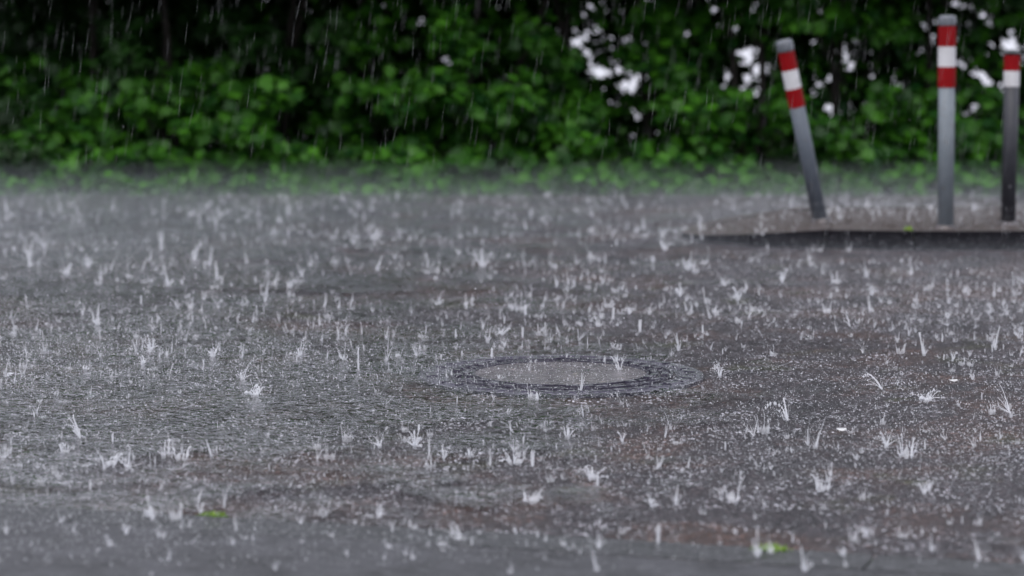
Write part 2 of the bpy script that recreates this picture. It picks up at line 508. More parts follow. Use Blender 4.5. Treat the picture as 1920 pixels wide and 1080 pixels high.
# ------------------------------------------------------------------ bollards
def bollard(base_px, top_px, y_lean, bands, r, rb, body_m, cap_m, label, dome):
    b = ground(base_px[0], base_px[1], IZ)
    t = at_y(top_px[0], top_px[1], b.y + y_lean)
    axis = (t - b); Ltot = axis.length; axis.normalize()
    root = empty('bollard', b, label, 'bollard', 'bollards on the kerbed island')
    q = axis.to_track_quat('Z', 'Y'); root.rotation_mode = 'QUATERNION'; root.rotation_quaternion = q
    # the slice of the length each piece takes, measured from the top
    mb = MB(); h = Ltot
    mb.lathe([(r, -.03), (r, h - dome)], 40)
    link('post', mb.me('post', body_m, True), root)
    mb = MB()
    mb.lathe([(r + .0035, h - dome + .0005), (r + .0045, h - dome + .006), (r + .0045, h - .014), (r + .001, h - .005), (r * .75, h - .0012), (r * .3, h), (0, h)], 40)
    link('cap', mb.me('cap', cap_m, True), root)
    for (z0, z1, m_) in bands:
        mb = MB()
        mb.ring([(r - .001, h - z1), (rb, h - z1), (rb, h - z0), (r - .001, h - z0)], 40)
        nm = 'red_band' if m_ is M_RED else 'white_band'
        link(nm, mb.me(nm, m_), root)
    # collar of mortar at the foot
    mb = MB(); mb.lathe([(r + .016, -.02), (r + .014, .004), (r + .003, .009)], 24)
    link('mortar_collar', mb.me('mortar_collar', M_CONC, True), root)
    for p in root.children:
        if p.type == 'MESH' and p.name.startswith(('post', 'cap')):
            p.data.polygons.foreach_set('use_smooth', [len(f.vertices) == 4 for f in p.data.polygons])
    return root
s2 = .864 / 397; s1 = .79 / 345; s3 = .72 / 326
bollard((1538, 413), (1469, 74), -.05, [(22 * s1, 56 * s1, M_RED), (56 * s1, 90 * s1, M_WHITE), (90 * s1, 124 * s1, M_RED)],
        .0315, .0335, M_GREY, M_CAP, 'grey bollard leaning over steeply, red white red bands near its top', 22 * s1)
bollard((1773, 426), (1776, 28), 0, [(20 * s2, 58 * s2, M_RED), (58 * s2, 95 * s2, M_WHITE), (95 * s2, 133 * s2, M_RED)],
        .0325, .0355, M_GALV, M_CAP, 'tall upright pale galvanised bollard with red white red bands', 20 * s2)
bollard((1890, 419), (1898, 93), 0, [(10 * s3, 39 * s3, M_RED), (39 * s3, 68 * s3, M_WHITE)],
        .0305, .0325, M_DARK, M_CAPD, 'shorter dark grey bollard with one red and one white band', 9 * s3)

# ------------------------------------------------------------------ manhole
MC = ground(1051, 705)
man = empty('manhole_cover', (MC.x, MC.y, .0012), 'round cast iron manhole cover with grey concrete infill set in the flooded asphalt', 'manhole cover')
man.rotation_euler = (0, 0, R(6))
mb = MB(); mb.ring([(.315, -.03), (.392, -.03), (.392, .004), (.386, .0062), (.322, .0062), (.315, .0035)], 120)
fr = link('frame', mb.me('frame', M_IRON), man)
mb = MB(); mb.ring([(.243, -.03), (.308, -.03), (.308, -.004), (.243, -.004)], 120)
rim = link('cover_rim', mb.me('cover_rim', M_IRON_D), man)
mb = MB(); mb.ring([(.2365, -.02), (.2415, -.02), (.2415, .0095), (.2365, .0095)], 120)
link('inner_ring', mb.me('inner_ring', M_IRON), man)
mb = MB(); mb.ring([(.3015, -.02), (.3075, -.02), (.3075, .0090), (.3015, .0090)], 120)
link('outer_ring', mb.me('outer_ring', M_IRON), man)
mb = MB(); mb.lathe([(.2355, -.03), (.2355, .0058), (.232, .0068), (.12, .0066), (0, .0062)], 96)
link('concrete_infill', mb.me('concrete_infill', M_CONC), man)
nb = 36
mb = MB(); w = 2 * math.pi / nb
mb.ring([(.248, -.004), (.270, -.004), (.268, .012), (.250, .012)], 3, -w * .34, w * .34)
lug_a = mb.me('lug', M_IRON)
mb = MB(); mb.ring([(.276, -.004), (.297, -.004), (.295, .0115), (.278, .0115)], 3, -w * .30, w * .30)
lug_b = mb.me('lug', M_IRON)
for i in range(nb):
    if i % 18 in (8,): continue
    o = link('lug', lug_a, rim); o.rotation_euler = (rng.normal(0, .006), rng.normal(0, .006), w * i + rng.normal(0, .01)); o.location.z = -abs(rng.normal(0, .003))
    o = link('lug', lug_b, rim); o.rotation_euler = (rng.normal(0, .006), rng.normal(0, .006), w * (i + .5)); o.location.z = -abs(rng.normal(0, .003))
mb = MB(); mb.ring([(.338, .0060), (.370, .0060), (.367, .0105), (.341, .0105)], 4, -w * .36, w * .36)
fl = mb.me('frame_lug', M_IRON)
for i in range(nb):
    o = link('frame_lug', fl, fr); o.rotation_euler = (0, 0, w * i); o.location.z = -abs(rng.normal(0, .002))

# ------------------------------------------------------------------ foliage
def maple_leaf():
    out = [(0, 0), (.30, -.06), (.26, .14), (.55, .30), (.33, .40), (.36, .62), (.14, .58), (0, .98), (-.14, .58), (-.36, .62), (-.33, .40), (-.55, .30), (-.26, .14), (-.30, -.06)]
    V = [(0, .32, 0)] + [(x, y, -.25 * x * x - .12 * (y - .3) ** 2) for x, y in out]
    n = len(out)
    F = [(0, 1 + i, 1 + (i + 1) % n) for i in range(n)]
    return np.array(V), np.array(F)
def oval_leaf():
    V = [(0, 0, 0), (.26, .35, -.05), (.2, .7, -.07), (0, 1, -.14), (-.2, .7, -.07), (-.26, .35, -.05), (0, .5, .03)]
    F = [(6, i, (i + 1) % 6) for i in range(6)]
    return np.array(V), np.array(F)
def small_leaf():
    return np.array([(0, 0, 0), (.3, .5, -.06), (0, 1, -.1), (-.3, .5, -.06)]), np.array([(0, 1, 2), (0, 2, 3)])
ML, OL, HL = maple_leaf(), oval_leaf(), small_leaf()

def leaves(name, P, size, m, shape=ML, facing=(0, -.6, .8), spread=.7):
    """one mesh of leaves at points P; each leaf faces up and outwards with a random spread"""
    n = len(P)
    if n == 0: P = np.array([[0, 0, -.5]]); n = 1
    V0, F0 = shape
    nr = np.array(facing)[None] + rng.normal(size=(n, 3)) * spread
    nr /= np.linalg.norm(nr, axis=1)[:, None]
    t = rng.normal(size=(n, 3)) * .8 + [0, 0, -.6]
    t -= nr * (t * nr).sum(1)[:, None]; t /= np.linalg.norm(t, axis=1)[:, None]
    b = np.cross(t, nr)
    s = (np.asarray(size) * rng.uniform(.7, 1.25, n))[:, None, None]
    V = P[:, None, :] + s * (V0[None, :, 0:1] * b[:, None, :] + V0[None, :, 1:2] * t[:, None, :] + V0[None, :, 2:3] * nr[:, None, :])
    F = (F0[None] + (np.arange(n) * len(V0))[:, None, None]).reshape(-1, 3)
    return mesh_np(name, V.reshape(-1, 3), F, [m])

# openings in the hedge through which the added bright sheet behind shows (x, z on the hedge plane, radius)
PLANE = 16.6
big = [(1105, 12, 17), (1137, 18, 17), (1090, 66, 16), (1108, 62, 12), (1098, 101, 10), (1112, 130, 9), (1136, 131, 9), (1150, 106, 8), (1183, 137, 8),
       (1214, 137, 11), (835, 108, 10), (1381, 97, 14), (1411, 88, 8), (1428, 118, 8), (1423, 168, 7), (1558, 140, 14), (1570, 92, 7), (1618, 112, 7), (1635, 130, 6),
       (1551, 196, 10), (1565, 208, 8), (1756, 34, 10), (1744, 66, 9), (1893, 68, 20), (1876, 76, 12), (1900, 45, 10), (1840, 20, 8), (1862, 42, 8), (1843, 148, 14),
       (1862, 146, 10), (1848, 243, 13), (1812, 204, 9), (1684, 193, 5), (1797, 5, 8), (1822, 12, 8), (1162, 158, 8), (1133, 168, 6)]
small = []
for cx, cy, sx, sy, n in ((1140, 110, 60, 60, 24), (1400, 110, 45, 50, 20), (1580, 160, 50, 60, 26), (1840, 130, 60, 80, 32), (1200, 220, 45, 60, 10), (790, 20, 50, 20, 3), (960, 30, 40, 20, 2), (1330, 30, 60, 25, 4)):
    for _ in range(n): small.append((random.gauss(cx, sx), random.gauss(cy, sy), random.uniform(3, 4.6)))
gaps = []
for px, py, r in big: p = at_y(px, py, PLANE); gaps.append((p.x, p.z, r * .32 * PLANE / FPX, 1.0))
for px, py, r in small:
    if py > 265: continue
    p = at_y(px, py, PLANE); gaps.append((p.x, p.z, r * PLANE / FPX, .97))
gaps = np.array(gaps)
def prune(P, leaf):
    """keep the openings clear of leaves"""
    k = PLANE / P[:, 1]
    X = P[:, 0] * k; Zz = CAM_H + (P[:, 2] - CAM_H) * k
    keep = np.ones(len(P), bool)
    for x, z, r, pr in gaps:
        hit = (X - x) ** 2 + (Zz - z) ** 2 < (r + leaf * .62 * k) ** 2
        keep &= ~(hit & (rng.random(len(P)) < pr))
    return P[keep]

# back hedge: dense small leaved wall with its own stems, in separate bushes
back_labels = ['blackish hedge bush at the darkest end of the hedge', 'blackish hedge bush behind the pale sparse maple clumps',
  'blackish hedge bush behind the broad shelf of maple leaves', 'hedge bush with a few faint pin holes of light',
  'dark hedge bush showing between the two thin tree trunks', 'dark hedge bush pierced by the cluster of large white openings',
  'dark hedge bush with light holes above the leaning bollard', 'dark hedge bush with light holes between leaning and tall bollards',
  'dark hedge bush with the whitest openings, behind the shorter dark bollard']
for i in range(9):
    bx = -4.0 + i * 1.0
    n = 14500
    P = np.stack([bx + rng.normal(0, .42, n), 17.0 + rng.normal(0, .22, n), rng.uniform(.0, 1.4, n)], 1)
    P2 = np.stack([bx + rng.uniform(-.7, .7, 1500), 17.0 + rng.normal(0, .35, 1500), rng.uniform(1.35, 2.6, 1500)], 1)
    P = prune(P, .040); P2 = P2
    root = empty('hedge_bush', (bx, 17.0, -.06), back_labels[i], 'bush', 'dark hedge behind the maple shrubs')
    o = link('foliage', leaves('foliage', P - [bx, 17.0, -.06], .066, M_LEAF_SHADE, HL, (0, -.5, .6), .8), root, kind='stuff')
    o = link('upper_foliage', leaves('upper_foliage', P2 - [bx, 17.0, -.06], .13, M_LEAF_SHADE, OL, (0, -.5, .6), .8), root, kind='stuff')
    mb = MB()
    for k in range(3):
        x0 = rng.normal(0, .1); pts = [Vector((x0 + .05 * j * rng.normal(), rng.normal(0, .03), .45 * j - .02)) for j in range(9)]
        mb.tube(pts, [.022 - .0018 * j for j in range(9)], 6)
    link('stem', mb.me('stem', M_BARK, True), root)

# front shrubs: young maples with big leaf clumps catching the sky
shrub_labels = ['dim maple shrub in deep shade, sparse pale leaf clumps low down',
  'maple shrub with a broad bright shelf of leaves at mid height',
  'maple shrub whose yellow green clump hangs over the misty ground',
  'maple shrub with many small bright leaf sprays between black gaps',
  'tall maple shrub lit on its upper leaves beside a thin trunk',
  'maple shrub with drooping bright branch touching the spray',
  'full bright maple shrub at the middle of the hedge',
  'maple shrub directly below the large white openings in the hedge',
  'maple shrub between the white openings and the leaning bollard',
  'maple shrub right behind the leaning bollard',
  'maple shrub between the leaning and the tall upright bollard',
  'maple shrub behind the tall upright bollard, leaves low and yellowish']
low = [(random.uniform(-20, 1940), random.uniform(285, 358), random.uniform(25, 60), random.uniform(12, 24)) for _ in range(60)]
clumps_px = low + [  # px, py, half width, half height, brightness rank (forward)
 (60, 290, 70, 50), (170, 190, 45, 30), (250, 180, 30, 40), (350, 150, 40, 30), (410, 130, 40, 30), (330, 190, 60, 35), (450, 190, 70, 40), (520, 175, 50, 35), (180, 245, 40, 30), (370, 240, 45, 25),
 (470, 240, 60, 30), (540, 300, 60, 40), (590, 340, 50, 20), (640, 250, 60, 45), (615, 60, 45, 30), (640, 90, 50, 40), (690, 60, 60, 50), (700, 180, 60, 35), (650, 170, 40, 30), (760, 180, 60, 40),
 (790, 220, 60, 40), (850, 50, 50, 40), (880, 90, 40, 30), (840, 160, 50, 40), (930, 200, 60, 40), (900, 250, 80, 35), (980, 170, 50, 40), (1040, 160, 60, 45), (1050, 200, 50, 30), (1020, 240, 50, 30),
 (1080, 270, 60, 30), (940, 310, 50, 30), (1100, 210, 50, 40), (1180, 100, 40, 40), (1240, 80, 40, 40), (1250, 130, 50, 40), (1230, 30, 60, 30), (1290, 200, 60, 40), (1350, 200, 50, 50), (1340, 250, 50, 35),
 (1230, 340, 40, 15), (1470, 260, 40, 35), (1420, 20, 60, 30), (1520, 30, 60, 35), (1600, 40, 60, 30), (1680, 60, 50, 30), (1480, 200, 50, 40), (1620, 210, 60, 35), (1660, 190, 40, 30),
 (1550, 250, 60, 40), (1640, 260, 70, 40), (1700, 250, 50, 40), (1560, 310, 60, 30), (1660, 310, 60, 30), (1740, 200, 40, 50), (1860, 300, 40, 30), (1880, 250, 40, 30), (1850, 190, 40, 30),
 (290, 320, 70, 30), (240, 110, 40, 30), (90, 230, 50, 30), (760, 300, 60, 35), (700, 330, 50, 20), (480, 80, 50, 35), (560, 120, 40, 30), (420, 40, 60, 25), (230, 60, 50, 25),
 (1820, 250, 40, 35), (1760, 310, 50, 30), (1000, 60, 40, 30), (1060, 110, 30, 30), (1310, 60, 40, 40), (30, 210, 40, 30), ]
sx = [-2.75 + i * .5 for i in range(12)]
shrubs = []
for i, x in enumerate(sx):
    yy = 15.15 + .15 * math.sin(i * 2.1)
    shrubs.append((x, yy, empty('maple_shrub', (x, yy, -.06), shrub_labels[i], 'shrub', 'maple shrubs along the far edge of the asphalt')))
for px, py, hw, hh in clumps_px:
    k = random.choice((14.75, 14.9, 15.05))
    c = at_y(px, py, k); s = k / FPX
    i = min(range(12), key=lambda q: abs(sx[q] - c.x))
    x, yy, root = shrubs[i]
    rx, rz = hw * s * 1.0, hh * s * 1.0
    n = int(26 + 2600 * rx * rz)
    n = int(n * 1.3)
    U = rng.normal(size=(n, 3)); U /= np.linalg.norm(U, axis=1)[:, None]; U *= rng.uniform(.3, 1, (n, 1)) ** .5
    P = np.array(c)[None] + U * [rx, .16, rz]
    P = prune(P, .045); P = P[P[:, 2] > -.03]
    if len(P) < 3: continue
    o = link('leaf_clump', leaves('leaf_clump', P - [x, yy, -.06], .076, M_LEAF_SHADE if (px < 620 and py < 130) or px < 60 else M_LEAF, ML, (0, -.55, .9), .45), root, kind='stuff')  # some clumps take the leaf colour darkened for shade
    # the twig that carries it
    mb = MB(); p1 = c - Vector((x, yy, -.06)); p0 = Vector((0, .05, max(.1, p1.z - .35)))
    mid = (p0 + p1) / 2 + Vector((0, 0, -.04))
    mb.tube([p0, mid, p1], [.008, .006, .003], 5)
    link('twig', mb.me('twig', M_BARK, True), root)
for i, (x, yy, root) in enumerate(shrubs):
    # inner dim leaves and an unseen leaf roof, overhung to shade the upper hedge
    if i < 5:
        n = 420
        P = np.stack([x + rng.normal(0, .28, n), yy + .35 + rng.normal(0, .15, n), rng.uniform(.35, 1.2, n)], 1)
        link('shaded_leaves', leaves('shaded_leaves', P - [x, yy, -.06], .08, M_LEAF_SHADE, ML, (0, -.4, .8), .6), root, kind='stuff')  # shade on these maple leaves comes from the darkened colour
    n = 800
    P = np.stack([x + rng.normal(0, .28, n), yy + .30 + rng.normal(0, .2, n), (.66 if i < 4 else 1.18) * rng.random(n) ** 1.25 - .02], 1)
    P = prune(P, .045)
    link('inner_leaves', leaves('inner_leaves', P - [x, yy, -.06], .072, M_LEAF, ML, (0, -.4, .8), .6), root, kind='stuff')
    n = 1300
    P = np.stack([x + rng.uniform(-.5, .5, n), yy + rng.uniform(-.75, 1.3, n), 1.13 + 1.4 * rng.random(n) ** 1.5], 1)
    P = P[(P[:, 1] - yy) > -.75 + .4 * (P[:, 2] - 1.1)]
    link('shade_canopy', leaves('shade_canopy', P - [x, yy, -.06], .14, M_LEAF, ML, (0, -.5, .8), .6), root, kind='stuff')
    mb = MB()
    for k in range(2):
        lean = rng.normal(0, .05)
        pts = [Vector((rng.normal(0, .02) + lean * j, .1 + rng.normal(0, .02), .4 * j)) for j in range(8)]
        mb.tube(pts, [.02 - .002 * j for j in range(8)], 7)
    link('trunk', mb.me('trunk', M_BARK, True), root)

# two thin trees that stand in the hedge
for (px, lab) in ((905, 'thin brown tree trunk rising dark in the middle of the hedge'), (1262, 'thin dark tree trunk beside the large white openings')):
    b = at_y(px, 350, 15.9)
    root = empty('young_tree', (b.x, b.y, -.06), lab, 'tree')
    mb = MB(); pts = [Vector((.02 * math.sin(j * 1.3), 0, .35 * j)) for j in range(12)]
    mb.tube(pts, [.05 - .003 * j for j in range(12)], 10)
    for k in range(4):
        z = .9 + .3 * k; s = (-1) ** k
        mb.tube([Vector((0, 0, z)), Vector((.25 * s, -.1, z + .3)), Vector((.5 * s, -.15, z + .75))], [.02, .014, .006], 6)
    link('trunk', mb.me('trunk', M_BARK, True), root)
    n = 900
    P = np.stack([b.x + rng.normal(0, .6, n), b.y + rng.normal(0, .5, n), rng.uniform(1.6, 3.1, n)], 1)
    link('crown', leaves('crown', P - [b.x, b.y, -.06], .14, M_LEAF, ML, (0, -.4, .8), .7), root, kind='stuff')

# undergrowth: low weeds at the hedge foot
n = 900
P = np.stack([rng.uniform(-3.3, 3.3, n), rng.uniform(14.35, 14.8, n), np.abs(rng.normal(0, .035, n)) - .05], 1)
link('undergrowth', leaves('undergrowth', P, .05, M_LEAF_SHADE, OL, (0, -.2, .9), .6), kind='stuff')
n = 2600
x = rng.uniform(-3.4, 3.4, n); top_ = .13 + .09 * np.sin(2.3 * x + 1) * np.sin(5.1 * x) + .05 * np.sin(11 * x)
P = np.stack([x, rng.uniform(14.4, 14.9, n), rng.random(n) * np.maximum(top_, .03) - .03], 1)
link('hedge_foot_leaves', leaves('hedge_foot_leaves', P, .062, M_LEAF, ML, (0, -.6, .8), .5), kind='stuff', label='low leafy shoots along the foot of the hedge')

# added sheet that mirrors the sky, to whiten the hedge openings
m, nt, out = mat('sky mirror sheet'); co = coords(nt)
principled(nt, out, (.12, .125, .13), .04, bump(nt, noise(nt, co, 2, 2), .004), IOR=1.333)
ff = mesh_np('sky_mirror_sheet', [(-260, 19.0, -.02), (260, 19.0, -.02), (260, 850, -.02), (-260, 850, -.02)], [(0, 1, 2, 3)], [m])
link('sky_mirror_sheet', ff, kind='structure')

# ------------------------------------------------------------------ moss and weeds in joints, scraps
def tuft(px, py, z, wpx, hpx, label, n):
    c = ground(px, py, z); s = c.length / FPX
    mb = MB()
    for _ in range(n):
        a = random.uniform(-1, 1); x = a * wpx * s / 2; y = random.gauss(0, .012)
        h = hpx * s * random.uniform(.4, 1) * (1 - .55 * abs(a)); le = random.gauss(0, .35) * h
        w = random.uniform(.0015, .0035)
        p = Vector((x, y, -.003)); q = Vector((x + le * .5, y + random.gauss(0, .2) * h, h * .6)); t = Vector((x + le, y + random.gauss(0, .4) * h, h))
        mb.add([p - Vector((w, 0, 0)), p + Vector((w, 0, 0)), q + Vector((w * .8, 0, 0)), q - Vector((w * .8, 0, 0)), t], [(0, 1, 2, 3), (3, 2, 4)])
    o = link('moss_tuft', mb.me('moss_tuft', M_MOSS), None, c, label=label, category='moss')
    o.rotation_euler = (0, 0, ang)
tuft(1445, 1040, .0, 80, 26, 'brightest tall tuft of green moss growing in the kerb joint', 260)
tuft(1290, 1032, .0, 44, 12, 'small thin green moss tuft just beside the bright tuft', 70)
tuft(1580, 1052, .0, 110, 9, 'long flat dull moss strip in the kerb joint past the bright tuft', 90)
tuft(398, 970, .0, 56, 14, 'lone flat green moss patch at the kerb, far from the others', 110)
tuft(1703, 431, IZ, 14, 12, 'tiny green weed on the gravel beside the tall upright bollard', 20)

def scrap(px, py, w, d, rz, label):
    c = ground(px, py, .012); s = c.length / FPX
    mb = MB(); n = 8
    vs = []
    for z in (0, .0015):
        for i in range(n):
            a = 2 * math.pi * i / n
            x = math.copysign(abs(math.cos(a)) ** .5, math.cos(a)) * w * s / 2; y = math.copysign(abs(math.sin(a)) ** .5, math.sin(a)) * d
            vs.append((x, y, z + .004 * (x / (w * s)) ** 2 * 4))
    fs = [tuple(reversed(range(n))), tuple(range(n, 2 * n))] + [(i, (i + 1) % n, n + (i + 1) % n, n + i) for i in range(n)]
    mb.add(vs, fs)
    o = link('paper_scrap', mb.me('paper_scrap', M_PAPER), None, c, label=label, category='paper scrap')
    o.rotation_euler = (0, 0, R(rz))
scrap(1578, 807, 19, .014, 0, 'small rectangular white scrap lying on the wet asphalt')
scrap(1787, 715, 17, .009, 14, 'slim pointed white scrap floating beyond the spiky splashes')

# ------------------------------------------------------------------ splashes
OCT_V = np.array([(1, 0, 0), (0, 1, 0), (-1, 0, 0), (0, -1, 0), (0, 0, 1), (0, 0, -1)], float)
OCT_F = np.array([(0, 1, 4), (1, 2, 4), (2, 3, 4), (3, 0, 4), (1, 0, 5), (2, 1, 5), (3, 2, 5), (0, 3, 5)])

TET_V = np.array([(1, 0, -.6), (-.6, .9, -.6), (-.6, -.9, -.6), (0, 0, 1.1)], float)
TET_F = np.array([(0, 2, 1), (0, 1, 3), (1, 2, 3), (2, 0, 3)])

def splash_arrays(w, h, style, seed, lod=0):
    """vertices and triangles of one splash: water jets thrown out on ballistic arcs, drops beyond their tips, a low torn crown at the foot"""
    r = np.random.default_rng(seed)
    V = []; F = []; nb = 0
    def tube(pts, rad):
        nonlocal nb
        k = 3 if lod else 4; m = len(pts)
        for p, q in zip(pts, rad):
            for j in range(k):
                a = 2 * math.pi * j / k
                V.append((p[0] + q * math.cos(a), p[1] + q * math.sin(a), p[2] + q * .3 * math.sin(a)))
        for i in range(m - 1):
            for j in range(k):
                l = (j + 1) % k
                a, b, c, d = nb + i * k + j, nb + i * k + l, nb + (i + 1) * k + l, nb + (i + 1) * k + j
                F.append((a, b, c)); F.append((a, c, d))
        nb += m * k
    def drop(p, s, st=1.0):
        nonlocal nb
        ov, of = (TET_V, TET_F) if lod else (OCT_V, OCT_F)
        for v in ov: V.append((p[0] + v[0] * s, p[1] + v[1] * s, p[2] + v[2] * s * st))
        for f in of: F.append(tuple(int(i) + nb for i in f))
        nb += len(ov)
    nj = {'crown': 11, 'star': 15, 'jet': 3, 'fan': 12, 'mound': 20}[style]
    if lod: nj = max(2, int(nj * .6))
    bias = r.uniform(0, 6.28); bs = r.uniform(0, .6)
    for i in range(nj):
        a = 2 * math.pi * (i + r.uniform(-.9, .9)) / nj
        fav = 1 + bs * math.cos(a - bias)
        if r.random() < .12: continue
        if style == 'crown': reach, up, r0 = w * .5 * r.uniform(.65, 1.1), h * r.uniform(.25, 1) ** 1.3, w * .24
        elif style == 'star': reach, up, r0 = w * .5 * r.uniform(.3, 1.2), h * r.uniform(.15, 1), w * .03
        elif style == 'jet': reach, up, r0 = w * .12 * r.uniform(0, 1), h * r.uniform(.7, 1), 0.0
        elif style == 'fan': a = r.normal(2.6, .5); reach, up, r0 = w * .9 * r.uniform(.3, 1), h * r.uniform(.3, 1), w * .02
        else: reach, up, r0 = w * .5 * r.uniform(.2, 1), h * r.uniform(.15, 1), w * .06
        up *= fav if style != 'jet' else 1
        curl = r.uniform(.0, .35); wob = r.normal(0, .25)
        th = {'crown': .0006, 'star': .00055, 'jet': .0014, 'fan': .0006, 'mound': .0009}[style] * r.lognormal(0, .45)
        L_ = r.uniform(.5, 1)
        def at(t):
            d = r0 + (reach - r0) * t ** (1.3 if style == 'crown' else 1.0); z = up * (t * (1.5 - .5 * t) - curl * t ** 3)
            return (d * math.cos(a + wob * t * t), d * math.sin(a + wob * t * t), max(z, -.002))
        ns = 3 if lod else 5
        if style == 'jet' or r.random() < .5:
            tube([at(j / ns * L_) for j in range(ns + 1)], [th * (1.3 - j / ns * (.5 + .5 * math.cos(j * 2.1 + i))) + .0003 for j in range(ns + 1)])
        else:       # the jet has already torn into a string of beads
            L_ *= .5; tube([at(j / 2 * L_) for j in range(3)], [th, th * .8, th * .4])
            for j in range(3 if lod else 7):
                p = at(L_ + (1.2 - L_) * (j + r.uniform(-.3, .3)) / 7 + .05); drop(p, th * r.uniform(.7, 1.5), r.uniform(1, 3))
        for _ in range(r.integers(1, 3 if lod else 6)):
            p = at(r.uniform(L_, 1.45)); drop((p[0] + r.normal(0, .004), p[1] + r.normal(0, .004), p[2] + r.normal(0, .003)), min(.0022, .0007 * r.lognormal(0, .45)), r.uniform(1, 1.7))
    for _ in range(int((8 if lod else 30) + (120 if lod else 600) * w)):       # loose droplets thrown wide
        q = r.normal(0, w * .42, 2); drop((q[0], q[1], abs(r.normal(0, h * .55)) + .002), min(.0018, .0006 * r.lognormal(0, .4)), 1.2)
    if style in ('crown', 'mound', 'star'):     # torn wall of water at the foot
        rr = w * (.22 if style == 'crown' else .09); k = 18; b0 = nb
        for i in range(k):
            a = 2 * math.pi * i / k; zz = h * r.uniform(.03, .30) * (1 + bs * math.cos(a - bias)); q = r.uniform(.9, 1.3)
            V.append((rr * math.cos(a), rr * math.sin(a), -.003)); V.append((rr * q * math.cos(a), rr * q * math.sin(a), zz))
        for i in range(k):
            if r.random() < .3: continue
            l = (i + 1) % k
            a_, b_, c_, d_ = b0 + 2 * i, b0 + 2 * l, b0 + 2 * l + 1, b0 + 2 * i + 1
            F.append((a_, b_, c_)); F.append((a_, c_, d_))
        nb += 2 * k
    return np.array(V), np.array(F)

